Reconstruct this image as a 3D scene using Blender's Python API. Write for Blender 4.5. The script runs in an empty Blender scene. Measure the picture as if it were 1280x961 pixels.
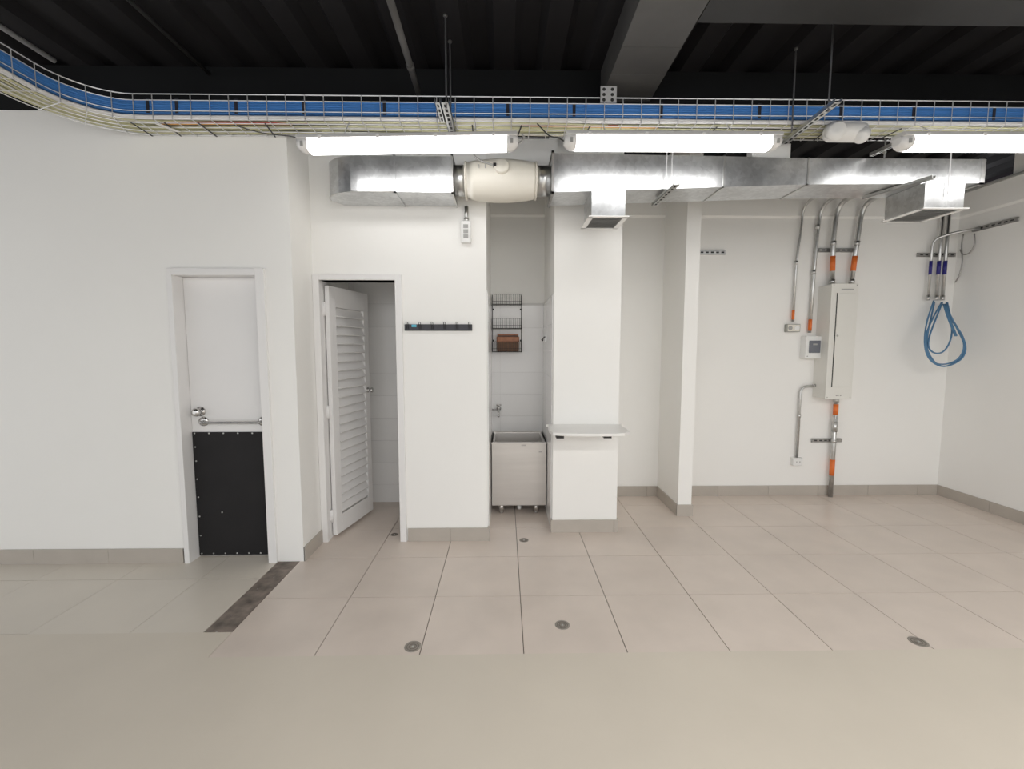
import bpy, math, random
from mathutils import Vector, Matrix
random.seed(7)
PI = math.pi
S = bpy.context.scene
COL = S.collection

# ------------------------------------------------------------------ camera
FPX, EYE = 555.0, 1.5
PITCH = math.atan(47.5 / FPX)
YAW = math.atan(9 / (FPX / math.cos(PITCH)))
cd = bpy.data.cameras.new('camera')
cam = bpy.data.objects.new('camera', cd)
COL.objects.link(cam)
cam.location = (0, 0, EYE)
cam.rotation_euler = (PI / 2 - PITCH, 0, -YAW)
cd.sensor_width = 36.0
cd.lens = 36.0 * FPX / 1280.0
cd.clip_start = 0.02
S.camera = cam

# ------------------------------------------------------------------ world, exposure
w = bpy.data.worlds.new('world')
S.world = w
w.use_nodes = True
w.node_tree.nodes['Background'].inputs[0].default_value = (0.98, 0.99, 1.0, 1)
w.node_tree.nodes['Background'].inputs[1].default_value = 1.0
S.view_settings.view_transform = 'Standard'
S.view_settings.look = 'None'
S.view_settings.gamma = 1
S.view_settings.exposure = 0.42
S.view_settings.use_curve_mapping = False
S.cycles.max_bounces = 14
S.cycles.diffuse_bounces = 9

# ------------------------------------------------------------------ unseen fill lights added behind the camera, laid out like lamp rows
def fill_light(x, y, e):
    l = bpy.data.lights.new('room_fill', 'AREA')
    l.shape = 'RECTANGLE'; l.size = 1.3; l.size_y = 0.25; l.energy = e
    l.color = (1.0, 0.985, 0.95)
    o = bpy.data.objects.new('room_fill', l)
    o.location = (x, y, 2.66); COL.objects.link(o)
for lx in (0.5, 2.3, 4.0):
    for ly in (-0.5, -2.9):
        fill_light(lx, ly, 28)
TUBE_GLOW = 6.0

# ------------------------------------------------------------------ helpers
def ray(x, y):
    cx, cy = (x - 640) / FPX, -(y - 480.5) / FPX
    f = Vector((math.sin(YAW) * math.cos(PITCH), math.cos(YAW) * math.cos(PITCH), -math.sin(PITCH)))
    r = Vector((math.cos(YAW), -math.sin(YAW), 0))
    u = Vector((math.sin(YAW) * math.sin(PITCH), math.cos(YAW) * math.sin(PITCH), math.cos(PITCH)))
    return f + r * cx + u * cy
def at(x, y, Y):           # point seen at pixel x, y on the plane of depth Y
    r = ray(x, y); t = Y / r.y
    return Vector((r.x * t, Y, EYE + r.z * t))
def flat(x, y, z):         # point seen at pixel x, y on the plane of height z
    r = ray(x, y); t = (z - EYE) / r.z
    return Vector((r.x * t, r.y * t, z))

MATS = {}
def mat(name, col, rough=0.5, metal=0.0, bump=0.0, bscale=60, var=0.0, vscale=4, emit=0, stretch=None, coat=0, rand=0.0, bdist=0.002):
    m = bpy.data.materials.new(name); m.use_nodes = True
    nt = m.node_tree; b = nt.nodes['Principled BSDF']
    b.inputs['Base Color'].default_value = (*col, 1)
    b.inputs['Roughness'].default_value = rough
    b.inputs['Metallic'].default_value = metal
    if coat: b.inputs['Coat Weight'].default_value = coat
    if emit:
        b.inputs['Emission Color'].default_value = (*col, 1)
        b.inputs['Emission Strength'].default_value = emit
    tc = nt.nodes.new('ShaderNodeTexCoord')
    mp = nt.nodes.new('ShaderNodeMapping')
    nt.links.new(tc.outputs['Object'], mp.inputs['Vector'])
    if stretch: mp.inputs['Scale'].default_value = stretch
    if var or rand:
        n = nt.nodes.new('ShaderNodeTexNoise'); n.inputs['Scale'].default_value = vscale; n.inputs['Detail'].default_value = 5
        nt.links.new(mp.outputs[0], n.inputs['Vector'])
        mr = nt.nodes.new('ShaderNodeMapRange')
        mr.inputs[1].default_value = 0.3; mr.inputs[2].default_value = 0.7
        mr.inputs[3].default_value = 1 - var; mr.inputs[4].default_value = 1 + var
        nt.links.new(n.outputs['Fac'], mr.inputs[0])
        src = mr.outputs[0]
        if rand:
            oi = nt.nodes.new('ShaderNodeObjectInfo')
            m2 = nt.nodes.new('ShaderNodeMapRange')
            m2.inputs[3].default_value = 1 - rand; m2.inputs[4].default_value = 1 + rand
            nt.links.new(oi.outputs['Random'], m2.inputs[0])
            mu = nt.nodes.new('ShaderNodeMath'); mu.operation = 'MULTIPLY'
            nt.links.new(src, mu.inputs[0]); nt.links.new(m2.outputs[0], mu.inputs[1]); src = mu.outputs[0]
        vm = nt.nodes.new('ShaderNodeVectorMath'); vm.operation = 'SCALE'
        vm.inputs[0].default_value = col
        nt.links.new(src, vm.inputs['Scale'])
        nt.links.new(vm.outputs[0], b.inputs['Base Color'])
    if bump:
        n = nt.nodes.new('ShaderNodeTexNoise'); n.inputs['Scale'].default_value = bscale; n.inputs['Detail'].default_value = 4
        nt.links.new(mp.outputs[0], n.inputs['Vector'])
        bp = nt.nodes.new('ShaderNodeBump'); bp.inputs['Strength'].default_value = bump; bp.inputs['Distance'].default_value = bdist
        nt.links.new(n.outputs['Fac'], bp.inputs['Height'])
        nt.links.new(bp.outputs[0], b.inputs['Normal'])
    MATS[name] = m
    return m

def galv(name, col, rough):
    """galvanised steel: voronoi spangle varies tint and gloss"""
    m = mat(name, col, rough, 1.0)
    nt = m.node_tree; b = nt.nodes['Principled BSDF']
    tc = nt.nodes.new('ShaderNodeTexCoord')
    v = nt.nodes.new('ShaderNodeTexVoronoi'); v.inputs['Scale'].default_value = 45
    n = nt.nodes.new('ShaderNodeTexNoise'); n.inputs['Scale'].default_value = 5; n.inputs['Detail'].default_value = 6
    nt.links.new(tc.outputs['Object'], v.inputs['Vector']); nt.links.new(tc.outputs['Object'], n.inputs['Vector'])
    sep = nt.nodes.new('ShaderNodeSeparateColor'); nt.links.new(v.outputs['Color'], sep.inputs[0])
    a = nt.nodes.new('ShaderNodeMath'); a.operation = 'MULTIPLY_ADD'; a.inputs[1].default_value = 0.16
    nt.links.new(sep.outputs[0], a.inputs[0])
    r1 = nt.nodes.new('ShaderNodeMapRange'); r1.inputs[1].default_value = .3; r1.inputs[2].default_value = .7
    r1.inputs[3].default_value = .72; r1.inputs[4].default_value = 1.0
    nt.links.new(n.outputs['Fac'], r1.inputs[0]); nt.links.new(r1.outputs[0], a.inputs[2])
    vm = nt.nodes.new('ShaderNodeVectorMath'); vm.operation = 'SCALE'; vm.inputs[0].default_value = col
    nt.links.new(a.outputs[0], vm.inputs['Scale']); nt.links.new(vm.outputs[0], b.inputs['Base Color'])
    r2 = nt.nodes.new('ShaderNodeMapRange'); r2.inputs[3].default_value = rough - .08; r2.inputs[4].default_value = rough + .12
    nt.links.new(n.outputs['Fac'], r2.inputs[0]); nt.links.new(r2.outputs[0], b.inputs['Roughness'])
    bp = nt.nodes.new('ShaderNodeBump'); bp.inputs['Strength'].default_value = .25; bp.inputs['Distance'].default_value = .01
    nt.links.new(n.outputs['Fac'], bp.inputs['Height']); nt.links.new(bp.outputs[0], b.inputs['Normal'])
    return m

WALL = mat('wall_paint', (0.875, 0.868, 0.845), 0.6, bump=.12, bscale=90, var=.012, vscale=1.5)
WHITE = mat('white_enamel', (0.86, 0.855, 0.845), 0.35, var=.01)
DOORW = mat('door_paint', (0.80, 0.79, 0.785), 0.4, var=.015, vscale=3)
WTILE = mat('wall_tile_glaze', (0.86, 0.855, 0.85), 0.18, rand=.02, var=.005)
GROUTW = mat('wall_grout', (0.72, 0.715, 0.70), 0.8)
TILE = mat('floor_tile', (0.69, 0.605, 0.54), 0.32, bump=.05, bscale=40, var=.05, vscale=3.5, rand=.02)
TILEL = mat('floor_tile_grey', (0.69, 0.636, 0.56), 0.34, bump=.05, bscale=40, var=.03, vscale=2.5, rand=.012)
FPLAIN = mat('floor_sheet', (0.66, 0.60, 0.515), 0.38, bump=.04, bscale=30, var=.035, vscale=1.6)
GROUT = mat('floor_grout', (0.17, 0.14, 0.12), 0.9)
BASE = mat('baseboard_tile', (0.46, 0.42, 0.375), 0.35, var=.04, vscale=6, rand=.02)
STRIP = mat('worn_strip', (0.20, 0.165, 0.14), 0.75, bump=.6, bscale=25, var=.45, vscale=14)
RUBBER = mat('black_rubber', (0.017, 0.016, 0.017), 0.6, var=.1, vscale=5)
DECK = mat('black_deck', (0.017, 0.0162, 0.018), 0.6, var=.25, vscale=2, stretch=(1, .3, 1))
BEAMK = mat('black_beam', (0.010, 0.0105, 0.0115), 0.55, var=.2, vscale=2)
BEAMG = mat('grey_beam', (0.080, 0.078, 0.077), 0.6, var=.15, vscale=3, bump=.2, bscale=12)
BEAMD = mat('dark_grey_beam', (0.026, 0.026, 0.026), 0.6, var=.2, vscale=2)
VOID = mat('dark_void', (0.035, 0.03, 0.035), 0.9)
GALV = galv('galvanised_duct', (0.66, 0.67, 0.68), 0.30)
ZINC = mat('zinc_conduit', (0.60, 0.60, 0.59), 0.33, 1.0, var=.12, vscale=20)
ZINCD = mat('zinc_dull', (0.42, 0.41, 0.40), 0.45, 1.0, var=.15, vscale=20)
WIRE = mat('bright_wire', (0.74, 0.74, 0.75), 0.35, 0.55)
ROD = mat('threaded_rod', (0.33, 0.33, 0.34), 0.45, 1.0)
STEEL = mat('brushed_steel', (0.60, 0.575, 0.55), 0.34, 0.9, bump=.08, bscale=50, stretch=(1, 1, 14), var=.04, vscale=2)
STEELD = mat('basin_steel', (0.45, 0.43, 0.41), 0.4, 0.9)
CHROME = mat('satin_chrome', (0.62, 0.61, 0.60), 0.22, 1.0)
BLACK = mat('black_metal', (0.02, 0.018, 0.018), 0.4, 0.2)
DARKSLOT = mat('dark_slot', (0.03, 0.03, 0.03), 0.8)
CREAM = mat('cream_plastic', (0.74, 0.71, 0.64), 0.45, var=.02, vscale=6)
PANELW = mat('panel_enamel', (0.74, 0.73, 0.69), 0.38, var=.01)
PLASW = mat('white_plastic', (0.80, 0.80, 0.79), 0.35)
SMOKE = mat('smoked_window', (0.16, 0.17, 0.20), 0.12)
GREYP = mat('grey_plastic', (0.36, 0.36, 0.35), 0.5)
ORANGE = mat('orange_tape', (0.75, 0.17, 0.03), 0.45)
NAVY = mat('navy_tape', (0.025, 0.022, 0.20), 0.4)
BLUEC = mat('blue_cable', (0.045, 0.19, 0.50), 0.4, rand=.2)
BLUEL = mat('blue_patch_cable', (0.09, 0.22, 0.38), 0.45)
YELC = mat('yellow_green_cable', (0.58, 0.57, 0.36), 0.5, rand=.12)
PALEC = mat('pale_cable', (0.62, 0.60, 0.52), 0.5)
REDC = mat('red_cable', (0.45, 0.10, 0.08), 0.5)
ORNC = mat('orange_cable', (0.70, 0.38, 0.12), 0.5)
WHITEC = mat('white_cable', (0.78, 0.77, 0.76), 0.4)
DARKC = mat('dark_cable', (0.06, 0.06, 0.055), 0.5)
TIE = mat('cable_tie', (0.02, 0.02, 0.03), 0.5)
LEATHER = mat('tan_leather', (0.36, 0.15, 0.075), 0.5, var=.2, vscale=25, bump=.2)
WICKER = mat('brown_box_side', (0.16, 0.085, 0.05), 0.7, var=.2, vscale=30)
STONE = mat('shelf_laminate', (0.82, 0.81, 0.79), 0.3)
DRAIN = mat('drain_metal', (0.33, 0.30, 0.265), 0.5, 0.25, var=.2, vscale=40)
BLUEST = mat('blue_sticker', (0.10, 0.45, 0.60), 0.5)
GLOW = mat('lit_diffuser', (1.0, 0.985, 0.97), 0.4, emit=TUBE_GLOW)
HOUSE = mat('lamp_housing', (0.70, 0.69, 0.68), 0.4)

for _m, _s in (('black_deck', .12), ('black_beam', .15), ('grey_beam', .3), ('dark_grey_beam', .25), ('black_rubber', .25), ('dark_void', .1), ('wall_paint', .3)):
    MATS[_m].node_tree.nodes['Principled BSDF'].inputs['Specular IOR Level'].default_value = _s

class MB:
    def __init__(s): s.v = []; s.f = []
    def add(s, vs, fs):
        n = len(s.v); s.v += [tuple(v) for v in vs]; s.f += [[i + n for i in f] for f in fs]; return s
    def hexa(s, c):     # 8 corners: bottom 4 ccw, top 4 ccw
        return s.add(c, [(3, 2, 1, 0), (4, 5, 6, 7), (0, 1, 5, 4), (1, 2, 6, 5), (2, 3, 7, 6), (3, 0, 4, 7)])
    def box(s, x0, y0, z0, x1, y1, z1):
        x0, x1 = sorted((x0, x1)); y0, y1 = sorted((y0, y1)); z0, z1 = sorted((z0, z1))
        return s.hexa([(x0, y0, z0), (x1, y0, z0), (x1, y1, z0), (x0, y1, z0), (x0, y0, z1), (x1, y0, z1), (x1, y1, z1), (x0, y1, z1)])
    def tube(s, pts, r, n=8, cap=True):
        pts = [Vector(p) for p in pts]; k = len(pts)
        rs = r if isinstance(r, (list, tuple)) else [r] * k
        rings = []; up = None
        for i, p in enumerate(pts):
            d = (pts[min(i + 1, k - 1)] - pts[max(i - 1, 0)]).normalized()
            if up is None:
                a = Vector((0, 0, 1)) if abs(d.z) < .9 else Vector((1, 0, 0))
                up = (a - d * a.dot(d)).normalized()
            else:
                up = (up - d * up.dot(d)).normalized()
            q = d.cross(up)
            rings.append([p + (up * math.cos(2 * PI * j / n) + q * math.sin(2 * PI * j / n)) * rs[i] for j in range(n)])
        vs = [v for g in rings for v in g]; fs = []
        for i in range(k - 1):
            for j in range(n):
                fs.append((i * n + j, i * n + (j + 1) % n, (i + 1) * n + (j + 1) % n, (i + 1) * n + j))
        if cap:
            fs.append(tuple(range(n))[::-1]); fs.append(tuple(range((k - 1) * n, k * n)))
        return s.add(vs, fs)
    def lathe(s, p, axis, prof, n=24):      # prof: list of (distance along axis, radius)
        axis = Vector(axis).normalized(); p = Vector(p)
        a = Vector((0, 0, 1)) if abs(axis.z) < .9 else Vector((1, 0, 0))
        u = (a - axis * a.dot(axis)).normalized(); q = axis.cross(u)
        vs = []; fs = []
        for t, r in prof:
            vs += [p + axis * t + (u * math.cos(2 * PI * j / n) + q * math.sin(2 * PI * j / n)) * r for j in range(n)]
        k = len(prof)
        for i in range(k - 1):
            for j in range(n):
                fs.append((i * n + j, i * n + (j + 1) % n, (i + 1) * n + (j + 1) % n, (i + 1) * n + j))
        fs.append(tuple(range(n))[::-1]); fs.append(tuple(range((k - 1) * n, k * n)))
        return s.add(vs, fs)
    def prism(s, poly, z0, z1):
        n = len(poly)
        vs = [(x, y, z0) for x, y in poly] + [(x, y, z1) for x, y in poly]
        fs = [tuple(range(n))[::-1], tuple(range(n, 2 * n))] + [(i, (i + 1) % n, n + (i + 1) % n, n + i) for i in range(n)]
        return s.add(vs, fs)

def wloc(o):
    v = Vector((0, 0, 0))
    while o is not None: v += o.location; o = o.parent
    return v
def obj(name, mb, m, parent=None, smooth=False, bevel=0, at_loc=None):
    """mesh built in world coordinates; origin moved to the parent's (or to at_loc)"""
    base = wloc(parent) if parent else Vector(at_loc or (0, 0, 0))
    me = bpy.data.meshes.new(name)
    me.from_pydata([Vector(v) - base for v in mb.v], [], mb.f); me.update()
    import bmesh as _b
    bm = _b.new(); bm.from_mesh(me); _b.ops.recalc_face_normals(bm, faces=bm.faces); bm.to_mesh(me); bm.free()
    me.materials.append(m)
    if smooth:
        for p in me.polygons: p.use_smooth = len(p.vertices) <= 4
    o = bpy.data.objects.new(name, me); COL.objects.link(o)
    if parent: o.parent = parent
    else: o.location = base
    if bevel:
        md = o.modifiers.new('bevel', 'BEVEL'); md.width = bevel; md.segments = 2; md.limit_method = 'ANGLE'
        for p in me.polygons: p.use_smooth = True
        wn = o.modifiers.new('wn', 'WEIGHTED_NORMAL'); wn.keep_sharp = True
    return o
def tag(o, label, cat, group=None):
    o['label'] = label; o['category'] = cat
    if group: o['group'] = group
    return o
def thing(name, label, cat, loc=(0, 0, 0), group=None):
    o = bpy.data.objects.new(name, None); COL.objects.link(o); o.location = loc
    o.empty_display_size = .05
    return tag(o, label, cat, group)
def struct(o): o['kind'] = 'structure'; return o
def sempty(name, loc):
    o = bpy.data.objects.new(name, None); COL.objects.link(o); o.location = loc; return struct(o)
def box(*a): return MB().box(*a)
def smooth_path(pts, n=6):
    pts = [Vector(p) for p in pts]; out = []
    P = [pts[0] * 2 - pts[1]] + pts + [pts[-1] * 2 - pts[-2]]
    for i in range(1, len(P) - 2):
        for k in range(n):
            t = k / n; a, b, c, d = P[i - 1], P[i], P[i + 1], P[i + 2]
            out.append(.5 * ((2 * b) + (c - a) * t + (2 * a - 5 * b + 4 * c - d) * t * t + (3 * b - a - 3 * c + d) * t ** 3))
    out.append(pts[-1]); return out
def bent(pts, r, n=6):      # polyline with rounded corners of radius r
    pts = [Vector(p) for p in pts]; out = [pts[0]]
    for i in range(1, len(pts) - 1):
        a, b, c = pts[i - 1], pts[i], pts[i + 1]
        rr = min(r, (a - b).length * .49, (c - b).length * .49)
        p0 = b + (a - b).normalized() * rr; p1 = b + (c - b).normalized() * rr
        for k in range(n + 1):
            t = k / n; out.append(p0 * (1 - t) ** 2 + b * 2 * t * (1 - t) + p1 * t * t)
    out.append(pts[-1]); return out

# ================================================================== SETTING
YL, YC, YB, XR = 3.02, 3.34, 4.345, 4.40      # left wall, centre wall, back wall, right wall
HT = 3.0
DECKZ = 3.28

# ---- floor
fl = struct(obj('floor', box(-7, -3.5, -.2, 6, 4.9, -.006), GROUT))
obj('floor_sheet', MB().box(-7, -3.5, -.006, -1.44, 2.245, 0).box(-1.44, -3.5, -.006, 5.6, 2.055, 0), FPLAIN, fl)
G = .0022
xs = [-1.4405 + .5106 * k for k in range(0, 14)]
ys = [2.055, 2.56, 3.065, 3.57, 4.075, 4.58]
for i in range(len(xs) - 1):
    for j in range(len(ys) - 1):
        x0, x1, y0, y1 = xs[i] + G, xs[i + 1] - G, ys[j] + (G if j else 0), ys[j + 1] - G
        if x0 > XR + .1: continue
        obj('floor_tile', box(x0, y0, -.006, min(x1, 4.7), y1, 0), TILE, fl)
xl = [-7, -5.09, -4.577, -4.066, -3.555, -3.03, -2.50, -1.975, -1.59]
yl = [2.245, 2.79, 3.33]
for i in range(len(xl) - 1):
    for j in range(2):
        obj('floor_tile', box(xl[i] + G * .6, yl[j] + (G if (j or i < 6) else 0), -.006, xl[i + 1] - G * .6, yl[j + 1] - G, 0), TILEL, fl)
st = obj('threshold_strip', MB().box(-1.588, 2.09, -.006, -1.444, 3.02, -.002), STRIP, fl)
scr = MB()
for k in range(5):
    yy = 2.25 + k * .14; scr.lathe((-1.515 + random.uniform(-.03, .03), yy, -.003), (0, 0, 1), [(0, .006), (.001, .005)], 8)
obj('screw_head', scr, ZINC, st, True)

# ---- ceiling deck: trapezoid ribs running away from the camera
mb = MB(); x = -6.5
prof = []
while x < 6:
    prof += [(x, DECKZ + .05), (x + .10, DECKZ + .05), (x + .14, DECKZ), (x + .26, DECKZ), (x + .30, DECKZ + .05)]
    x += .30
vs = []; fs = []
for i, (px, pz) in enumerate(prof): vs += [(px, -3.5, pz), (px, 5.2, pz)]
for i in range(len(prof) - 1): fs.append((2 * i, 2 * i + 1, 2 * i + 3, 2 * i + 2))
mb.add(vs, fs)
mb.box(-6.5, -3.5, DECKZ + .06, 6, 5.2, DECKZ + .12)
struct(obj('ceiling', mb, DECK))
def ibeam_x(mb, x0, x1, yc, z0, z1, wf, tw=.012, tf=.016):
    mb.box(x0, yc - wf / 2, z0, x1, yc + wf / 2, z0 + tf).box(x0, yc - wf / 2, z1 - tf, x1, yc + wf / 2, z1).box(x0, yc - tw / 2, z0 + tf, x1, yc + tw / 2, z1 - tf)
    return mb
struct(obj('trim_beam_back', MB().box(-6.5, 3.03, 3.0, 5.4, 3.32, DECKZ), BEAMK))
tb = struct(obj('trim_beam_main', MB().box(.625, -3.4, 3.09, .945, 3.03, DECKZ), BEAMG))
for yy in (2.50, 2.74):
    obj('seam', box(.624, yy, 3.0885, .946, yy + .006, 3.09), BEAMG, tb)
struct(obj('trim_beam_cross', ibeam_x(MB(), .95, 5.4, 2.235, 3.09, DECKZ, .165), BEAMD))
struct(obj('trim_beam_cross_left', ibeam_x(MB(), -6.4, .62, 1.2, 3.12, DECKZ, .15), BEAMD))

# ---- walls
D1L, D1R, D1T = -2.215, -1.60, 2.0
mb = MB()
mb.box(-6.5, YL, 0, D1L, YL + .22, HT).box(D1L, YL, D1T, D1R, YL + .22, HT).box(D1R, YL, 0, -1.41, 3.36, HT)
struct(obj('wall_left', mb, WALL))
O2L, O2R, O2T = -1.372, -.803, 1.985
mb = MB()
mb.box(-1.47, YC, 0, O2L, YC + .12, HT).box(O2L, YC, O2T, O2R, YC + .12, HT).box(O2R, YC, 0, -.135, YC + .12, HT)
mb.box(-.26, YC + .12, 0, -.135, YB, HT)
struct(obj('wall_center', mb, WALL))
struct(obj('wall_closet_left', box(-1.55, YC + .02, 0, -1.45, YB, HT), WALL))
struct(obj('wall_lintel', box(-.135, 3.36, 2.74, .383, 3.48, HT), WALL))
struct(obj('wall_column', box(.383, 3.485, 0, .905, YB, DECKZ), WALL))
# back wall: upper face slightly proud, sloped step added to catch a bright line
def bright_line_wall(mb, a, b, nrm, z1, zl=2.725, t=.014, th=.2, z0=0):
    a = Vector((*a, 0)); b = Vector((*b, 0)); n = Vector((*nrm, 0))
    sec = [(0, z0), (0, zl), (-t, zl + .02), (-t, z1), (th, z1), (th, z0)]
    vs = [a - n * d + Vector((0, 0, z)) for d, z in sec] + [b - n * d + Vector((0, 0, z)) for d, z in sec]
    k = len(sec)
    mb.add(vs, [tuple(range(k))[::-1], tuple(range(k, 2 * k))] + [(i, (i + 1) % k, k + (i + 1) % k, k + i) for i in range(k)])
mb = MB(); bright_line_wall(mb, (-1.55, YB), (XR + .2, YB), (0, -1), DECKZ)
struct(obj('wall_back', mb, WALL))
mb = MB(); bright_line_wall(mb, (XR, YB + .1), (XR, -1.5), (-1, 0), 2.975)
mb.box(XR + .02, -1.5, 2.975, XR + .2, 3.93, DECKZ)
struct(obj('wall_right', mb, WALL))
struct(obj('wall_right_dark_sheet', box(XR + .9, 3.4, 2.7, XR + .95, 5.0, DECKZ + .05), VOID))  # dark-coloured sheet standing in for the unlit gap beyond the wall
struct(obj('wall_stub', MB().box(1.535, 3.815, 0, 1.655, YB, DECKZ), WALL))

# ---- tiled linings
def tile_wall(name, x0, x1, y, z1, zs0, cw=.60, xoff=0, zoff=.82, rh=.215):
    root = struct(obj(name, box(x0, y, 0, x1, y + .01, z1), GROUTW))
    k = -4
    while zoff + k * rh < z1 - .02:
        a = max(0.0, zoff + k * rh); b = min(z1, zoff + (k + 1) * rh); k += 1
        if b <= .01: continue
        x = x0 + xoff - cw
        while x < x1:
            p, q = max(x, x0), min(x + cw, x1); x += cw
            if q - p < .02: continue
            obj('wall_tile', box(p + .001, y - .006, a + .001, q - .001, y + .002, b - .001), WTILE, root)
    return root
tile_wall('wall_niche_tiles', -.135, .383, YB - .014, 1.915, 0, xoff=.09)
tile_wall('wall_closet_tiles', -1.45, -.26, 4.21, 2.95, 0, xoff=.05)
def side_tiles(name, x, nx, y0, y1, z1):
    root = struct(obj(name, box(x, y0, 0, x + nx * .006, y1, z1), GROUTW))
    k = -4
    while .82 + k * .215 < z1 - .02:
        a = max(0.0, .82 + k * .215); b = min(z1, .82 + (k + 1) * .215); k += 1
        if b <= .01: continue
        for p, q in ((y0, y0 + (y1 - y0) / 2), (y0 + (y1 - y0) / 2, y1)):
            obj('wall_tile', box(x + nx * .002, p + .001, a + .001, x + nx * .010, q - .001, b - .001), WTILE, root)
side_tiles('wall_niche_tiles_left', -.135, 1, YC + .03, YB - .02, 1.915)
side_tiles('wall_niche_tiles_right', .383, -1, 3.52, YB - .02, 1.915)

# ---- baseboards of cut floor tile
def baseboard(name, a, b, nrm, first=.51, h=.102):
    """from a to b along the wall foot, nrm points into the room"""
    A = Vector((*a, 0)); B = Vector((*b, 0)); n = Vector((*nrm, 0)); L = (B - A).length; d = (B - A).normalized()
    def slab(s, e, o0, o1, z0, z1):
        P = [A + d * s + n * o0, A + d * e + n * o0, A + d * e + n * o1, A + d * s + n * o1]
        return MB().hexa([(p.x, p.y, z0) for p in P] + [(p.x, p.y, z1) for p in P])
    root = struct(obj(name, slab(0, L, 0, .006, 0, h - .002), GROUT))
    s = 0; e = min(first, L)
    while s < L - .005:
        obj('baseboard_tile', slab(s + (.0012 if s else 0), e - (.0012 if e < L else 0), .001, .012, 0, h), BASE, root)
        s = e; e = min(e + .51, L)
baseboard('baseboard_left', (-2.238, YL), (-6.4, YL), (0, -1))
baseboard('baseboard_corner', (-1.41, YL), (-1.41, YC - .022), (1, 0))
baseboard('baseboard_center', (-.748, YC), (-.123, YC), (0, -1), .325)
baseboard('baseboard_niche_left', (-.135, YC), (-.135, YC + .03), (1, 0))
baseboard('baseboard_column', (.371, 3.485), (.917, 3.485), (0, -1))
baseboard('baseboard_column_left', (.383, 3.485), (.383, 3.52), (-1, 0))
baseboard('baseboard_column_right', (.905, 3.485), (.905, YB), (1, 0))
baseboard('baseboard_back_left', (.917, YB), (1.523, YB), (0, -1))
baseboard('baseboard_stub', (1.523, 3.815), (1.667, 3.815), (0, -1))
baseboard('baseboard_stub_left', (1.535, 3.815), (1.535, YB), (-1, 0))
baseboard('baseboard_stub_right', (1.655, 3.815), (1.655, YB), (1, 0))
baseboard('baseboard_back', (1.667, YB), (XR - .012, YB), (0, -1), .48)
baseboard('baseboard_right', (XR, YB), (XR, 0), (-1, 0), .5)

# ---- door_1: flat white door with a rubber kick sheet
d1 = sempty('door_1', (-1.9, 3.05, 0))
mb = MB().box(D1L - .006, 2.998, 0, D1L + .028, 3.14, 2.012).box(D1R - .045, 2.998, 0, D1R + .012, 3.14, 2.012).box(D1L + .028, 2.998, 1.968, D1R - .045, 3.14, 2.012)
obj('door_frame', mb, DOORW, d1, bevel=.002)
leaf = obj('door_leaf', box(D1L + .03, 3.10, .008, D1R - .047, 3.14, 1.964), DOORW, d1, bevel=.002)
ks = obj('kick_sheet', box(D1L + .034, 3.092, .014, D1R - .05, 3.10, .905), RUBBER, leaf)
ks['label'] = 'black rubber kick sheet held by small screws'
kx0, kx1 = D1L + .05, D1R - .066
pts = [(kx0 + (kx1 - kx0) * k / 5, .897) for k in range(6)] + [(kx0 + (kx1 - kx0) * k / 6, .028) for k in range(7)]
pts += [(kx0, z) for z in (.80, .70, .57, .44, .30, .16)] + [(kx1 - .02, .29), (kx0 + .16, .33)]
sc = None
for (px, pz) in pts:
    obj('screw', MB().lathe((px, 3.092, pz), (0, -1, 0), [(0, .006), (.002, .0055), (.003, .003)], 8), ZINC, leaf, True)
obj('sweep_strip', box(D1L + .04, 3.089, .010, D1R - .05, 3.094, .018), ZINCD, leaf)
obj('knob', MB().lathe((-2.118, 3.10, 1.05), (0, -1, 0), [(0, .034), (.006, .034), (.008, .018), (.03, .016), (.034, .026), (.05, .03), (.062, .024), (.066, .01)], 20), CHROME, leaf, True)
pb = obj('pull_bar', MB().tube(bent([(-2.10, 3.10, .98), (-2.10, 3.045, .98), (-1.69, 3.045, .98), (-1.69, 3.10, .98)], .018), .0085, 10), CHROME, leaf, True)
obj('flange', MB().lathe((-2.10, 3.10, .98), (0, -1, 0), [(0, .034), (.008, .032), (.012, .015)], 18), CHROME, leaf, True)
obj('flange', MB().lathe((-1.69, 3.10, .98), (0, -1, 0), [(0, .034), (.008, .032), (.012, .015)], 18), CHROME, leaf, True)

# ---- door_2: louvred leaf standing open into the closet
d2 = sempty('door_2', (-1.1, 3.35, 0))
mb = MB().box(-1.41 + .002, YC - .02, 0, O2L + .012, YC + .13, O2T + .04).box(O2R - .004, YC - .02, 0, O2R + .045, YC + .13, O2T + .04).box(O2L + .012, YC - .02, O2T, O2R - .004, YC + .13, O2T + .04)
obj('door_frame', mb, DOORW, d2, bevel=.002)
HG = Vector((-1.352, 3.40, 0)); FE = Vector((-1.232, 3.955, 0)); LU = (FE - HG).normalized(); LW = (FE - HG).length
LN = Vector((LU.y, -LU.x, 0))       # towards the right
def lb(u0, u1, v0, v1, z0, z1):
    P = [HG + LU * u0 + LN * v0, HG + LU * u1 + LN * v0, HG + LU * u1 + LN * v1, HG + LU * u0 + LN * v1]
    return [(p.x, p.y, z0) for p in P] + [(p.x, p.y, z1) for p in P]
LB, LT = .025, 1.955
lf = obj('door_leaf', MB().hexa(lb(0, .085, 0, .035, LB, LT)).hexa(lb(LW - .075, LW, 0, .035, LB, LT)).hexa(lb(.085, LW - .075, 0, .035, LB, .17)).hexa(lb(.085, LW - .075, 0, .035, 1.80, LT)), DOORW, d2, bevel=.0025)
nsl = 23
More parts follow.
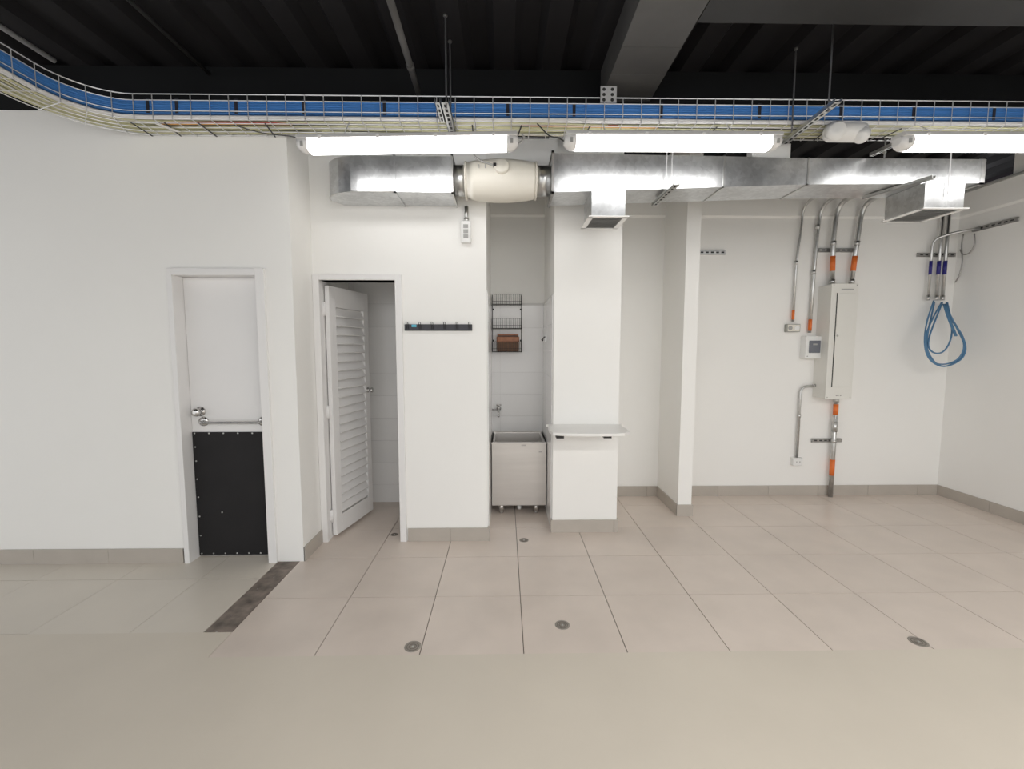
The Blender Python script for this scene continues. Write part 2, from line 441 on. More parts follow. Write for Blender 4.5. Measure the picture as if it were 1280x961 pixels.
for k in range(nsl):
    z = .185 + k * (1.80 - .19) / nsl
    a, b = HG + LU * .083, HG + LU * (LW - .073)
    vs = []
    for P in (a, b):
        for (o, dz) in ((.004, .062), (.034, .0), (.040, .008), (.010, .072)):
            q = P + LN * o; vs.append((q.x, q.y, z + dz))
    obj('slat', MB().add(vs, [(0, 1, 2, 3), (7, 6, 5, 4), (0, 4, 5, 1), (1, 5, 6, 2), (2, 6, 7, 3), (3, 7, 4, 0)]), DOORW, lf)
for z in (1.78, 1.0, .18):
    obj('hinge', MB().tube([(-1.362, 3.388, z - .05), (-1.362, 3.388, z + .05)], .009, 10).box(-1.372, 3.386, z - .05, -1.345, 3.402, z + .05), DOORW, d2, True)
kp = HG + LU * (LW - .04)
obj('knob', MB().lathe(kp + LN * .035 + Vector((0, 0, 1.12)), LN, [(0, .024), (.005, .024), (.007, .01), (.025, .01), (.03, .02), (.045, .022), (.052, .012)], 16), CHROME, lf, True)
obj('knob', MB().lathe(kp + Vector((0, 0, 1.12)), -LN, [(0, .024), (.005, .024), (.007, .01), (.025, .01), (.03, .02), (.045, .022), (.052, .012)], 16), CHROME, lf, True)

# ================================================================== FLOOR DRAINS
RINGM = mat('drain_ring', (0.17, 0.15, 0.13), .6)
def drain(px, py, label, r=.036):
    p = flat(px, py, 0); t = thing('floor_drain', label, 'drain', (p.x, p.y, 0), 'round floor drains')
    obj('rim', MB().lathe((p.x, p.y, -.004), (0, 0, 1), [(0, r), (.0055, r), (.006, r - .004), (.0045, r - .008)], 24), DRAIN, t, True)
    for rr in (.7, .42):
        n = 24; mb = MB()
        mb.tube([(p.x + r * rr * math.cos(2 * PI * k / n), p.y + r * rr * math.sin(2 * PI * k / n), .001) for k in range(n + 1)], .002, 5)
        obj('ring', mb, RINGM, t)
    obj('centre_screw', MB().lathe((p.x, p.y, 0), (0, 0, 1), [(0, .006), (.003, .005)], 8), ZINC, t, True)
drain(703, 781, 'round metal floor drain in the middle of a front row tile', .04)
drain(516, 808, 'round metal floor drain at the front joint left of centre', .042)
drain(655, 675, 'small round floor drain in front of the steel sink')
drain(493, 668, 'small round floor drain in the louvred doorway', .03)
drain(1148, 802, 'dark round floor drain at the far right front', .042)

# ================================================================== SINK
t = thing('utility_sink', 'free-standing stainless steel mop sink in the tiled niche', 'sink', (.125, 4.05, 0))
x0, x1, y0, y1 = -.117, .366, 3.862, 4.315
zt, zb = .657, .085
obj('front_panel', MB().box(x0, y0, zb, x1, y0 + .012, zt - .004).box(x0 - .004, y0 - .004, zt - .016, x1 + .004, y0 + .03, zt), STEEL, t, bevel=.002)
obj('side_panel', box(x0, y0 + .012, zb, x0 + .01, y1, zt), STEEL, t)
obj('side_panel', box(x1 - .01, y0 + .012, zb, x1, y1, zt), STEEL, t)
obj('back_panel', box(x0, y1 - .01, zb, x1, y1, .672), STEEL, t)
bx0, bx1, by0, by1, bz = x0 + .03, x1 - .03, y0 + .035, y1 - .03, .32
mb = MB()
mb.add([(bx0, by0, zt - .003), (bx1, by0, zt - .003), (bx1, by1, zt - .003), (bx0, by1, zt - .003), (bx0 + .02, by0 + .02, bz), (bx1 - .02, by0 + .02, bz), (bx1 - .02, by1 - .02, bz), (bx0 + .02, by1 - .02, bz)],
       [(0, 1, 5, 4), (1, 2, 6, 5), (2, 3, 7, 6), (3, 0, 4, 7), (4, 5, 6, 7)])
obj('basin', mb, STEEL, t)
obj('rim', MB().box(x0, y0 + .03, zt - .006, bx0, y1 - .01, zt).box(bx1, y0 + .03, zt - .006, x1, y1 - .01, zt).box(bx0, by1, zt - .006, bx1, y1 - .01, zt), STEEL, t)
obj('bottom_tray', box(x0 + .01, y0 + .012, zb, x1 - .01, y1 - .01, zb + .01), STEELD, t)
for lx in (x0 + .085, x1 - .085):
    for ly in (y0 + .05, y1 - .05):
        l = obj('leg', MB().lathe((lx, ly, 0), (0, 0, 1), [(.02, .024), (zb, .024)], 16), STEEL, t, True)
        obj('foot', MB().lathe((lx, ly, 0), (0, 0, 1), [(0, .014), (.004, .018), (.02, .02), (.022, .012)], 14), STEELD, l, True)
obj('drain_pipe', MB().lathe((.13, y0 + .09, .02), (0, 0, 1), [(0, .017), (.03, .02), (.035, .014), (.09, .014)], 14), PLASW, t, True)
obj('drain_pipe', MB().tube(bent([(.13, y0 + .09, .03), (.13, y0 + .2, .03), (.13, 4.3, .06)], .03), .014, 10), PLASW, t, True)
obj('maker_plate', box(.145, y0 - .0012, .625, .185, y0, .636), ZINCD, t)
obj('maker_plate', box(.30, y0 - .0012, .566, .327, y0, .576), ZINCD, t)

t = thing('faucet', 'chrome wall tap over the left of the steel sink', 'faucet', (-.09, 4.325, .895))
obj('escutcheon', MB().lathe((-.06, 4.325, .895), (0, -1, 0), [(0, .024), (.006, .022), (.012, .01)], 16), CHROME, t, True)
obj('body', MB().tube(bent([(-.06, 4.325, .895), (-.06, 4.24, .895), (-.06, 4.20, .87), (-.06, 4.19, .83)], .02), .010, 10), CHROME, t, True)
obj('handle', MB().tube([(-.06, 4.25, .9), (-.06, 4.25, .935)], .007, 8).tube([(-.085, 4.25, .937), (-.035, 4.25, .937)], .006, 8), CHROME, t, True)
obj('supply_pipe', MB().tube([(-.125, 4.30, .885), (-.06, 4.30, .89)], .006, 8), CHROME, t, True)

# ---- wire rack on niche wall
RX0, RX1, RZ0, RZ1, RY = -.119, .160, 1.447, 1.99, 4.325
t = thing('wire_rack', 'black three-tier wire rack on the niche wall', 'rack', ((RX0 + RX1) / 2, RY, RZ0))
for xx in (RX0, RX1):
    obj('upright', MB().tube([(xx, RY, RZ0), (xx, RY, RZ1)], .0035, 6), BLACK, t)
    for zz in (RZ1 - .135, RZ0 + .11):
        obj('screw_eye', MB().lathe((xx + (.006 if xx < 0 else -.006), RY + .004, zz), (0, -1, 0), [(0, .009), (.006, .009)], 10), BLACK, t)
for zz in (1.892, 1.668, RZ0 + .002):
    mb = MB(); fy = RY - .11; h = .095
    for z2 in (zz, zz + .03, zz + h):
        mb.tube([(RX0, RY, z2), (RX0, fy, z2), (RX1, fy, z2), (RX1, RY, z2)], .0035 if z2 == zz else .0018, 5)
    mb.tube([(RX0, RY, zz), (RX1, RY, zz)], .0025, 5)
    for k in range(15):
        xx = RX0 + (RX1 - RX0) * k / 14
        mb.tube([(xx, RY, zz), (xx, fy, zz), (xx, fy, zz + h)], .0014, 5)
    for k in range(1, 5):
        yy = RY - .11 * k / 5
        for xx in (RX0, RX1): mb.tube([(xx, yy, zz), (xx, yy, zz + h)], .0014, 5)
    obj('basket', mb, BLACK, t)
t = thing('storage_box', 'tan leather-topped box in the bottom basket of the wire rack', 'box', (.03, 4.27, RZ0))
obj('body', box(-.075, 4.225, RZ0 + .006, .135, 4.315, RZ0 + .10), WICKER, t, bevel=.006)
obj('lid', MB().box(-.078, 4.222, RZ0 + .085, .138, 4.317, RZ0 + .150), LEATHER, t, bevel=.012)
obj('flap', MB().box(-.070, 4.228, RZ0 + .152, .130, 4.312, RZ0 + .170), LEATHER, t, bevel=.006)
obj('strap', box(-.07, 4.218, RZ0 + .147, .13, 4.223, RZ0 + .154), BLACK, t)

t = thing('wall_hook', 'small chrome double hook on the right niche wall', 'hook', (.373, 4.05, 1.56))
obj('plate', box(.366, 4.03, 1.545, .373, 4.08, 1.60), CHROME, t)
for yy in (4.04, 4.07):
    obj('prong', MB().tube(smooth_path([(.368, yy, 1.59), (.350, yy, 1.575), (.345, yy, 1.55), (.335, yy, 1.565)], 4), .0035, 6), BLACK, t, True)

# ================================================================== COLUMN SHELF
t = thing('wall_shelf', 'white rounded shelf bracketed to the front of the column', 'shelf', (.63, 3.35, .88))
ZT = .885
poly = [flat(a, b, ZT) for a, b in ((686, 530.5), (685, 533), (686.5, 537.5), (691, 540.3), (705, 541.2), (730, 541.8), (770, 541.6), (781, 541), (787, 539), (783, 535.5), (776, 531.5))]
poly = [(p.x, p.y) for p in poly]
poly = [(.325, 3.483)] + poly + [(.93, 3.483)]
obj('top', MB().prism(poly, ZT - .022, ZT), STONE, t, bevel=.003)
for xx in (.405, .755):
    b = obj('bracket', MB().box(xx - .028, 3.20, ZT - .056, xx + .028, 3.26, ZT - .022).box(xx - .02, 3.20, ZT - .030, xx + .02, 3.484, ZT - .022).add(
        [(xx - .028, 3.484, ZT - .03), (xx + .028, 3.484, ZT - .03), (xx - .028, 3.40, ZT - .03), (xx + .028, 3.40, ZT - .03), (xx - .02, 3.484, ZT - .075), (xx + .02, 3.484, ZT - .075)],
        [(0, 1, 3, 2), (0, 2, 4), (1, 5, 3), (2, 3, 5, 4), (0, 4, 5, 1)]), BLACK, t)

# ================================================================== HOOK RAIL
t = thing('coat_rack', 'dark grey hook rail with six wire hooks beside the louvred door', 'coat rack', (-.49, YC, 1.63))
RAILM = mat('rail_grey', (0.045, 0.045, 0.055), .5)
obj('rail', box(-.743, YC - .014, 1.616, -.242, YC, 1.664), RAILM, t, bevel=.002)
for k in range(6):
    xx = -.725 + k * .0915
    mb = MB()
    for s in (0, .012):
        mb.tube(smooth_path([(xx + s, YC - .014, 1.63), (xx + s, YC - .022, 1.64), (xx + s, YC - .035, 1.67), (xx + s, YC - .05, 1.678)], 4), .0022, 5)
    mb.tube([(xx, YC - .05, 1.678), (xx + .012, YC - .05, 1.678)], .0022, 5)
    obj('hook', mb, BLACK, t)
obj('sticker', box(-.69, YC - .0152, 1.643, -.655, YC - .014, 1.662), BLUEST, t)['label'] = 'small light blue sticker'

# ================================================================== SWITCH UNDER DUCT
sp = at(583, 291, YC)
t = thing('switch_box', 'white surface switch box with three dark keys hanging under the duct', 'switch', (sp.x, YC, sp.z - .07))
obj('box', box(sp.x - .036, YC - .045, sp.z - .078, sp.x + .036, YC, sp.z + .075), PLASW, t, bevel=.005)
for k in range(3):
    obj('key', box(sp.x - .018, YC - .050, sp.z + .022 - k * .035, sp.x + .016, YC - .044, sp.z + .048 - k * .035), GREYP, t, bevel=.001)
cx = sp.x + .003
t = thing('conduit', 'short steel conduit dropping from duct to the white switch box', 'conduit', (cx, 3.30, 2.4))
obj('pipe', MB().tube([(cx, 3.322, 2.512), (cx, 3.322, sp.z + .07)], .014, 10), ZINC, t, True)
obj('coupling', MB().tube([(cx, 3.322, sp.z + .07), (cx, 3.322, sp.z + .10)], .018, 10), ZINC, t, True)

# ================================================================== DUCTS
DY0, DY1 = 3.035, 3.325
def frustum(x0, zb0, zt0, x1, zb1, zt1, y0=DY0, y1=DY1):
    return MB().hexa([(x0, y0, zb0), (x1, y0, zb1), (x1, y1, zb1), (x0, y1, zb0), (x0, y0, zt0), (x1, y0, zt1), (x1, y1, zt1), (x0, y1, zt0)])
def flange(x, zb, zt, t=.006, o=.008):
    mb = MB()
    mb.box(x - t, DY0 - o, zb - o, x + t, DY0 + .004, zt + o).box(x - t, DY0 - o, zb - o, x + t, DY1, zb + .002).box(x - t, DY0 - o, zt - .002, x + t, DY1, zt + o)
    return mb
t = thing('air_duct', 'galvanised rectangular duct with curved elbow, left of the cream silencer', 'duct', (-.7, 3.18, 2.51))
zb, zt = 2.515, 2.742
poly = []
for k in range(9):
    a = PI / 2 * k / 8
    poly.append((-.965 - .245 * math.sin(a), DY0 + .19 * (1 - math.cos(a))))
poly += [(-1.155, DY1), (-.72, DY1), (-.72, DY0)]
obj('elbow', MB().prism(poly, zb, zt), GALV, t)
obj('duct_section', frustum(-.72, zb, zt, -.345, zb - .003, zt), GALV, t)
obj('flange', flange(-.722, zb, zt), GALV, t)
obj('flange', flange(-.345, zb - .003, zt, .006, .01), ZINC, t)
ez = MB()
pe = [(x, y) for x, y in poly[:9]]
ez.tube([(x, y - .002, zb) for x, y in pe[::-1]] + [(-.72, DY0 - .002, zb)], .005, 6)
obj('edge_bead', ez, ZINC, t, True)

t = thing('air_duct', 'long galvanised rectangular duct from the cream silencer to the right wall', 'duct', (1.7, 3.18, 2.51))
sec = [(.318, 2.518, 2.767), (1.10, 2.545, 2.758), (1.455, 2.558, 2.755), (2.02, 2.578, 2.745), (3.20, 2.592, 2.747)]
for a, b in zip(sec[:-1], sec[1:]):
    obj('duct_section', frustum(*a, *b), GALV, t)
obj('flange', flange(*sec[0], .008, .012), ZINCD, t)
for s_ in sec[2:4]: obj('flange', flange(*s_, .005, .006), ZINC, t)
obj('flange', flange(*sec[4], .012, .008), ZINC, t)
for xx, yy in ((.60, 2.66), (.62, 2.70), (.66, 2.71), (.64, 2.67)):
    pass

def plenum(xa, xb, ztop, zbot, label, ya=3.03, yb=3.32):
    t = thing('duct_outlet', label, 'vent', ((xa + xb) / 2, 3.18, zbot))
    obj('plenum', box(xa, ya, zbot, xb, yb, ztop), GALV, t)
    mb = MB()
    o = .022
    mb.box(xa - o, ya - o, zbot - .006, xb + o, ya + .012, zbot).box(xa - o, yb - .012, zbot - .006, xb + o, yb, zbot).box(xa - o, ya, zbot - .006, xa + .012, yb, zbot).box(xb - .012, ya, zbot - .006, xb + o, yb, zbot)
    obj('grille_frame', mb, WHITE, t)
    n = 11
    for k in range(n):
        yy = ya + .02 + (yb - ya - .04) * k / (n - 1)
        obj('grille_blade', MB().add([(xa + .01, yy - .006, zbot - .006), (xb - .01, yy - .006, zbot - .006), (xb - .01, yy + .008, zbot - .001), (xa + .01, yy + .008, zbot - .001),
            (xa + .01, yy - .005, zbot - .007), (xb - .01, yy - .005, zbot - .007), (xb - .01, yy + .009, zbot - .002), (xa + .01, yy + .009, zbot - .002)],
            [(0, 1, 2, 3), (7, 6, 5, 4), (0, 4, 5, 1), (2, 6, 7, 3)]), GREYP, t)
plenum(.578, .802, 2.528, 2.362, 'square galvanised outlet box with grille under duct above the column')
plenum(2.79, 3.056, 2.585, 2.415, 'wide galvanised outlet box with grille under the right end of duct', 3.0, 3.31)

# cream barrel silencer / fan
CY_, CZ = 3.17, 2.635
t = thing('duct_fan', 'cream barrel-shaped inline fan between the two rectangular ducts', 'fan', (-.02, CY_, CZ - .13))
xa, xb = -.262, .212
obj('collar', MB().lathe((-.34, CY_, CZ), (1, 0, 0), [(0, .1), (.085, .1)], 32), ZINC, t, True)
obj('collar', MB().lathe((.205, CY_, CZ), (1, 0, 0), [(0, .1), (.11, .1)], 32), ZINC, t, True)
prof = [(0, .104), (.003, .117), (.02, .119)]
for k in range(13):
    u = k / 12; prof.append((.02 + u * (xb - xa - .04), .119 + .021 * math.sin(PI * u) ** .8 if 0 < u < 1 else .119))
prof += [(xb - xa - .003, .117), (xb - xa, .104)]
obj('barrel', MB().lathe((xa, CY_, CZ), (1, 0, 0), prof, 40), CREAM, t, True)
for q in (xa - .008, xb - .004):
    obj('rim_band', MB().lathe((q, CY_, CZ), (1, 0, 0), [(0, .112), (.001, .124), (.011, .124), (.012, .112)], 36), CREAM, t, True)
dp = at(627, 210, CY_ - .125)
obj('cable_cap', MB().lathe((dp.x, CY_ - .118, dp.z), Vector((0, -1, .25)), [(0, .05), (.03, .05), (.036, .044), (.038, .0)], 28), CREAM, t, True)
obj('flex_cord', MB().tube(smooth_path([(dp.x - .04, CY_ - .135, dp.z + .012), (dp.x - .10, CY_ - .13, dp.z + .03), (dp.x - .16, CY_ - .12, dp.z + .06), (dp.x - .2, CY_ - .1, dp.z + .11)], 5), .006, 8), GREYP, t, True)
obj('junction_clip', box(dp.x - .055, CY_ - .160, dp.z, dp.x - .035, CY_ - .118, dp.z + .02), BLACK, t)
for k, xx in enumerate((-.17, -.13, -.126)):
    obj('latch_mark', box(xx, CY_ - .134, CZ + .035, xx + .004, CY_ - .128, CZ + .06), GREYP, t)

# hangers
def slotted(name, a, b, w, label, cat, normal='z', slots=True, group=None, m=None):
    """perforated strut channel from a to b (3D points), slots on the underside or front"""
    a = Vector(a); b = Vector(b); d = (b - a).normalized(); L = (b - a).length
    up = Vector((0, 0, 1))
    side = d.cross(up).normalized()
    n = up if normal == 'z' else -side
    s2 = side if normal == 'z' else up
    t = thing(name, label, cat, a, group)
    def bx(s, e, q0, q1, r0, r1):
        P = []
        for r in (r0, r1):
            for (ss, qq) in ((s, q0), (e, q0), (e, q1), (s, q1)):
                P.append(a + d * ss + s2 * qq + n * r)
        return P
    h = .02
    ch = MB().hexa(bx(0, L, -w / 2, w / 2, 0, .003)).hexa(bx(0, L, -w / 2, -w / 2 + .003, 0, h)).hexa(bx(0, L, w / 2 - .003, w / 2, 0, h))
    obj('channel', ch, m or ZINC, t)
    if slots:
        k = .02
        while k < L - .03:
            obj('slot', MB().hexa(bx(k, k + .028, -w * .17, w * .17, -.001, .001)), DARKSLOT, t)
            k += .05
    return t
def rod(x, y, z0, z1, label, r=.005):
    t = thing('threaded_rod', label, 'rod', (x, y, z0))
    obj('shaft', MB().tube([(x, y, z0), (x, y, z1)], r, 6), ROD, t)
    obj('nut', MB().lathe((x, y, z0 + .025), (0, 0, 1), [(0, .010), (.01, .010)], 6), ZINC, t)
    obj('nut', MB().lathe((x, y, z1 - .012), (0, 0, 1), [(0, .012), (.01, .012)], 6), ZINCD, t)
rod(-.318, 2.56, 2.80, DECKZ + .005, 'front threaded rod left of centre, holding the slotted bracket under the tray')
rod(-.318, 2.76, 2.80, DECKZ, 'rear threaded rod left of centre, close behind the front one')
rod(1.80, 2.56, 2.80, DECKZ, 'front threaded rod at right, down to the long slanting strut')
rod(1.745, 2.79, 2.80, DECKZ, 'short threaded rod at right, behind the cable tray')
slotted('strut_channel', (-.325, 2.54, 2.82), (-.325, 3.01, 2.82), .045, 'slotted steel strut under the tray left of centre', 'strut')
slotted('strut_channel', (-.365, 2.54, 2.82), (-.365, 2.76, 2.82), .03, 'short slotted clip beside the strut left of centre', 'strut')
slotted('strut_channel', (1.81, 2.50, 2.82), (1.835, 3.0, 2.82), .04, 'long slotted steel strut slanting under the tray at right', 'strut')
slotted('strut_channel', (2.455, 2.705, 2.75), (2.42, 3.01, 2.75), .03, 'slotted strut end in the dark gap beside the right lamp', 'strut')
rod(2.50, 3.0, 2.74, DECKZ - .28, 'thin rod in the dark gap above the duct')
slotted('strut_channel', (1.075, 2.85, 2.505), (1.075, 3.27, 2.505), .04, 'perforated strut under the duct right of the column', 'strut')
slotted('strut_channel', (2.72, 2.87, 2.56), (2.60, 3.28, 2.56), .035, 'long strut under the duct beside the wide outlet box', 'strut', slots=False)
for xx, z1 in ((1.062, 2.80), (1.098, 2.80)):
    t = thing('hanger_strap', 'thin steel strap in front of duct, %s one of the pair' % ('left' if xx < 1.08 else 'right'), 'strap', (xx, 3.0, 2.53))
    obj('shaft', MB().tube([(xx, 3.005, 2.51), (xx, 3.005, z1)], .004, 6), WIRE, t)
t = thing('hanger_strap', 'thin steel rod in front of the duct above wide outlet box', 'rod', (2.93, 2.98, 2.5))
obj('shaft', MB().tube([(2.93, 2.985, 2.50), (2.93, 2.985, 2.80)], .0045, 6), WIRE, t)
# white back box on top of duct
t = thing('junction_box', 'white square junction box on top of the duct at the lamp end', 'junction box', (1.88, 3.15, 2.76))
a = at(962, 193, 3.10); b = at(989, 181, 3.10)
obj('box', box(a.x - .12, 3.10, 2.748, b.x, 3.17, b.z + .01), PLASW, t, bevel=.004)
obj('cover', box(a.x - .10, 3.094, 2.762, b.x - .015, 3.101, b.z - .002), PLASW, t, bevel=.002)
# perforated plate hanging on beam
pp = at(760, 120, 2.98)
t = thing('bracket_plate', 'small perforated steel plate over the tray below the grey beam', 'bracket', (pp.x, 2.79, pp.z - .06))
px, pz = .627, 3.003
obj('plate', box(px - .052, 2.788, pz - .045, px + .045, 2.792, pz + .048), WIRE, t)
for dx in (-.025, .025):
    for dz in (-.03, 0, .03):
        obj('hole', MB().lathe((px + dx - .006, 2.7885, pz + dz), (0, -1, 0), [(0, .010), (.001, .010)], 12), DARKSLOT, t)

# ================================================================== CABLE TRAY
TZ, TW, TH = 2.85, .21, .14
BX, BY, BR = -2.20, 2.52, .28          # bend centre and inner radius
XE = 3.9; YE = 0.9
def tray_pt(s, o, z):
    """s = distance along the inner edge starting at the right end; o = offset towards the outer side"""
    L1 = XE - BX; LA = BR * PI / 2
    if s <= L1: return Vector((XE - s, BY + BR + o, z))
    if s <= L1 + LA:
        a = (s - L1) / BR
        return Vector((BX - math.sin(a) * (BR + o), BY + math.cos(a) * (BR + o), z))
    return Vector((BX - BR - o, BY - (s - L1 - LA), z))
SL = (XE - BX) + BR * PI / 2 + (BY - YE)
SS = [0, 1.5, 3, 4.5, XE - BX] + [XE - BX + BR * PI / 2 * k / 10 for k in range(1, 11)] + [SL]
t = thing('cable_tray', 'galvanised wire mesh cable tray hung across the room, curving forward at left', 'cable tray', (0, 2.9, TZ))
for o_, z_ in [(0, TZ), (.052, TZ), (.105, TZ), (.157, TZ), (TW, TZ), (0, TZ + .045), (0, TZ + .105), (0, TZ + TH), (TW, TZ + .045), (TW, TZ + .105), (TW, TZ + TH)]:
    obj('long_wire', MB().tube([tray_pt(s, o_, z_) for s in SS], .0028 if z_ < TZ + TH else .0034, 5), WIRE, t)
s = .05
ends = []
while s < SL:
    obj('rib_wire', MB().tube([tray_pt(s, -.004, TZ + TH), tray_pt(s, -.004, TZ - .004), tray_pt(s, TW + .004, TZ - .004), tray_pt(s, TW + .004, TZ + TH)], .0026, 5, True), WIRE, t)
    s += .112
# cables lying in it
def cable(o_, z_, r, m, label, group, wob=.004, name='cable', seedk=0, s0=0, s1=None, n=70):
    rr = random.Random(seedk); ph = [rr.uniform(0, 6.28) for _ in range(4)]
    s1 = s1 or SL; pts = []
    for k in range(n + 1):
        s = s0 + (s1 - s0) * k / n
        do = wob * (math.sin(s * 2.1 + ph[0]) + .6 * math.sin(s * 5.3 + ph[1])); dz = wob * .35 * (1 + math.sin(s * 3.1 + ph[2]))
        pts.append(tray_pt(s, max(r + .003, min(TW - r - .003, o_ + do)), z_ + dz))
    o = obj(name, MB().tube(pts, r, 6), m, None, True)
    return tag(o, label, 'cable', group)
k = 0
for row in range(7):
    for c_ in range(2):
        k += 1
        cable(.012 + c_ * .015, TZ + .040 + row * .0105, .0068, BLUEC, 'blue data cable bundled against the near side of the wire tray', 'blue cables in the tray', .0012, 'data_cable', k)
cable(.013, TZ + .018, .0095, WHITEC, 'thick white cable low along the near edge of the wire tray', None, .0015, 'power_cable', 50)
cable(.032, TZ + .016, .007, WHITEC, 'thinner white cable just behind the thick white one in the tray', None, .003, 'power_cable', 51)
lay = [(.05, 'Y'), (.06, 'P'), (.075, 'Y'), (.082, 'D'), (.095, 'Y'), (.108, 'Y'), (.118, 'P'), (.13, 'Y'), (.142, 'Y'), (.15, 'D'), (.165, 'Y'), (.178, 'Y'), (.188, 'P'), (.2, 'Y'), (.068, 'Y'), (.125, 'Y'), (.172, 'Y')]
for i, (o_, c_) in enumerate(lay):
    m, lb_, g = {'Y': (YELC, 'pale yellow-green cable on the floor of the wire tray', 'yellow-green cables in the tray'),
                 'P': (PALEC, 'beige cable on the floor of the wire tray', 'beige cables in the tray'),
                 'D': (DARKC, 'dark cable among the yellow ones in the wire tray', 'dark cables in the tray')}[c_]
    cable(o_, TZ + .009 + (.010 if i > 13 else 0), .0062 if c_ != 'D' else .004, m, lb_, g, .007, 'power_cable', 60 + i)
def sx(x): return XE - x
cable(.055, TZ + .006, .006, REDC, 'short red cable in the tray left of the first lamp', None, .003, 'power_cable', 90, sx(-1.2), sx(-2.1), 12)
cable(.07, TZ + .005, .006, ORNC, 'short orange cable under the red one at the left of the tray', None, .003, 'power_cable', 91, sx(-1.3), sx(-2.1), 12)
cable(.07, TZ + .005, .006, ORNC, 'orange cable in the tray above the gap between the lamps', None, .003, 'power_cable', 92, sx(.95), sx(.15), 12)
cable(.055, TZ + .005, .005, REDC, 'thin red cable in the tray above the gap between the lamps', None, .003, 'power_cable', 93, sx(.7), sx(.1), 12)
# ties
BPOS = ['nearest the bend at left', 'second from the bend at left', 'third from the bend at left', 'left end of the left lamp', 'left of the pair of threaded rods',
        'at the right end of the left lamp', 'left of the perforated bracket plate', 'right of the perforated bracket plate', 'near the right end of the middle lamp',
        'just right of the long slanting strut', 'above the left end of the right lamp', 'rightmost in the picture']
UPOS = ['closest to the bend', 'second from the bend', 'third from the bend', 'fourth from the bend', 'just right of the pair of rods', 'in the gap between left and middle lamps',
        'over the left part of the middle lamp', 'over the right part of the middle lamp', 'behind the white twin-head unit', 'over the left end of the right lamp']
for i, xx in enumerate((-2.12, -1.95, -1.6, -1.2, -.72, .02, .42, .95, 1.55, 2.05, 2.5, 3.0)):
    y0 = BY + BR
    mb = MB()
    mb.box(xx - .009, y0 + .003, TZ + .034, xx + .009, y0 + .005, TZ + .116).box(xx - .009, y0 + .003, TZ + .116, xx + .009, y0 + .04, TZ + .118).box(xx - .009, y0 + .038, TZ + .034, xx + .009, y0 + .040, TZ + .118)
    tag(obj('cable_tie', mb, TIE), 'dark tie round the blue cable bundle, ' + BPOS[i], 'cable tie', 'ties on the blue bundle')
for i, xx in enumerate((-2.25, -2.05, -1.85, -1.45, -.2, .1, .52, 1.3, 2.0, 2.45)):
    y0 = BY + BR
    mb = MB(); sl = random.uniform(-.03, .03)
    mb.hexa([(xx, y0 + .03, TZ - .010), (xx + .008, y0 + .03, TZ - .010), (xx + .008 + sl, y0 + TW - .005, TZ - .010), (xx + sl, y0 + TW - .005, TZ - .010),
             (xx, y0 + .03, TZ - .007), (xx + .008, y0 + .03, TZ - .007), (xx + .008 + sl, y0 + TW - .005, TZ - .007), (xx + sl, y0 + TW - .005, TZ - .007)])
    tag(obj('cable_tie', mb, TIE), 'thin black tie under the wire tray, ' + UPOS[i], 'cable tie', 'ties under the tray')
mb = MB(); p = at(204, 166, 2.86)
tag(obj('tape_flag', MB().hexa([(p.x - .03, 2.84, TZ - .012), (p.x, 2.84, TZ - .012), (p.x + .05, 2.94, TZ - .012), (p.x + .02, 2.94, TZ - .012), (p.x - .03, 2.84, TZ - .009), (p.x, 2.84, TZ - .009), (p.x + .05, 2.94, TZ - .009), (p.x + .02, 2.94, TZ - .009)]), WHITEC), 'white tape flag on the underside of the tray at left', 'tape')

# white housing near the right of tray
t = thing('emergency_lamp', 'white rounded plastic twin-head unit under the tray beside the right lamp', 'lamp', (2.15, 2.85, 2.80))
hc = at(1060, 164, 2.80)
obj('body', MB().lathe((hc.x - .12, 2.83, hc.z + .008), (1, 0, 0), [(0, .02), (.012, .045), (.035, .056), (.20, .056), (.235, .05), (.25, .03)], 24), PLASW, t, True)
obj('head', MB().lathe((hc.x - .10, 2.77, hc.z - .012), Vector((-.25, -1, -.55)), [(-.05, .03), (-.03, .05), (.02, .052), (.032, .046), (.034, .0)], 24), PLASW, t, True)
obj('head', MB().lathe((hc.x + .085, 2.80, hc.z - .025), Vector((-.6, -.5, -.8)), [(-.05, .03), (-.02, .045), (.02, .04), (.03, .03), (.031, 0)], 24), PLASW, t, True)
obj('mount', box(hc.x - .03, 2.84, hc.z + .05, hc.x + .03, 2.88, TZ - .004), PLASW, t)

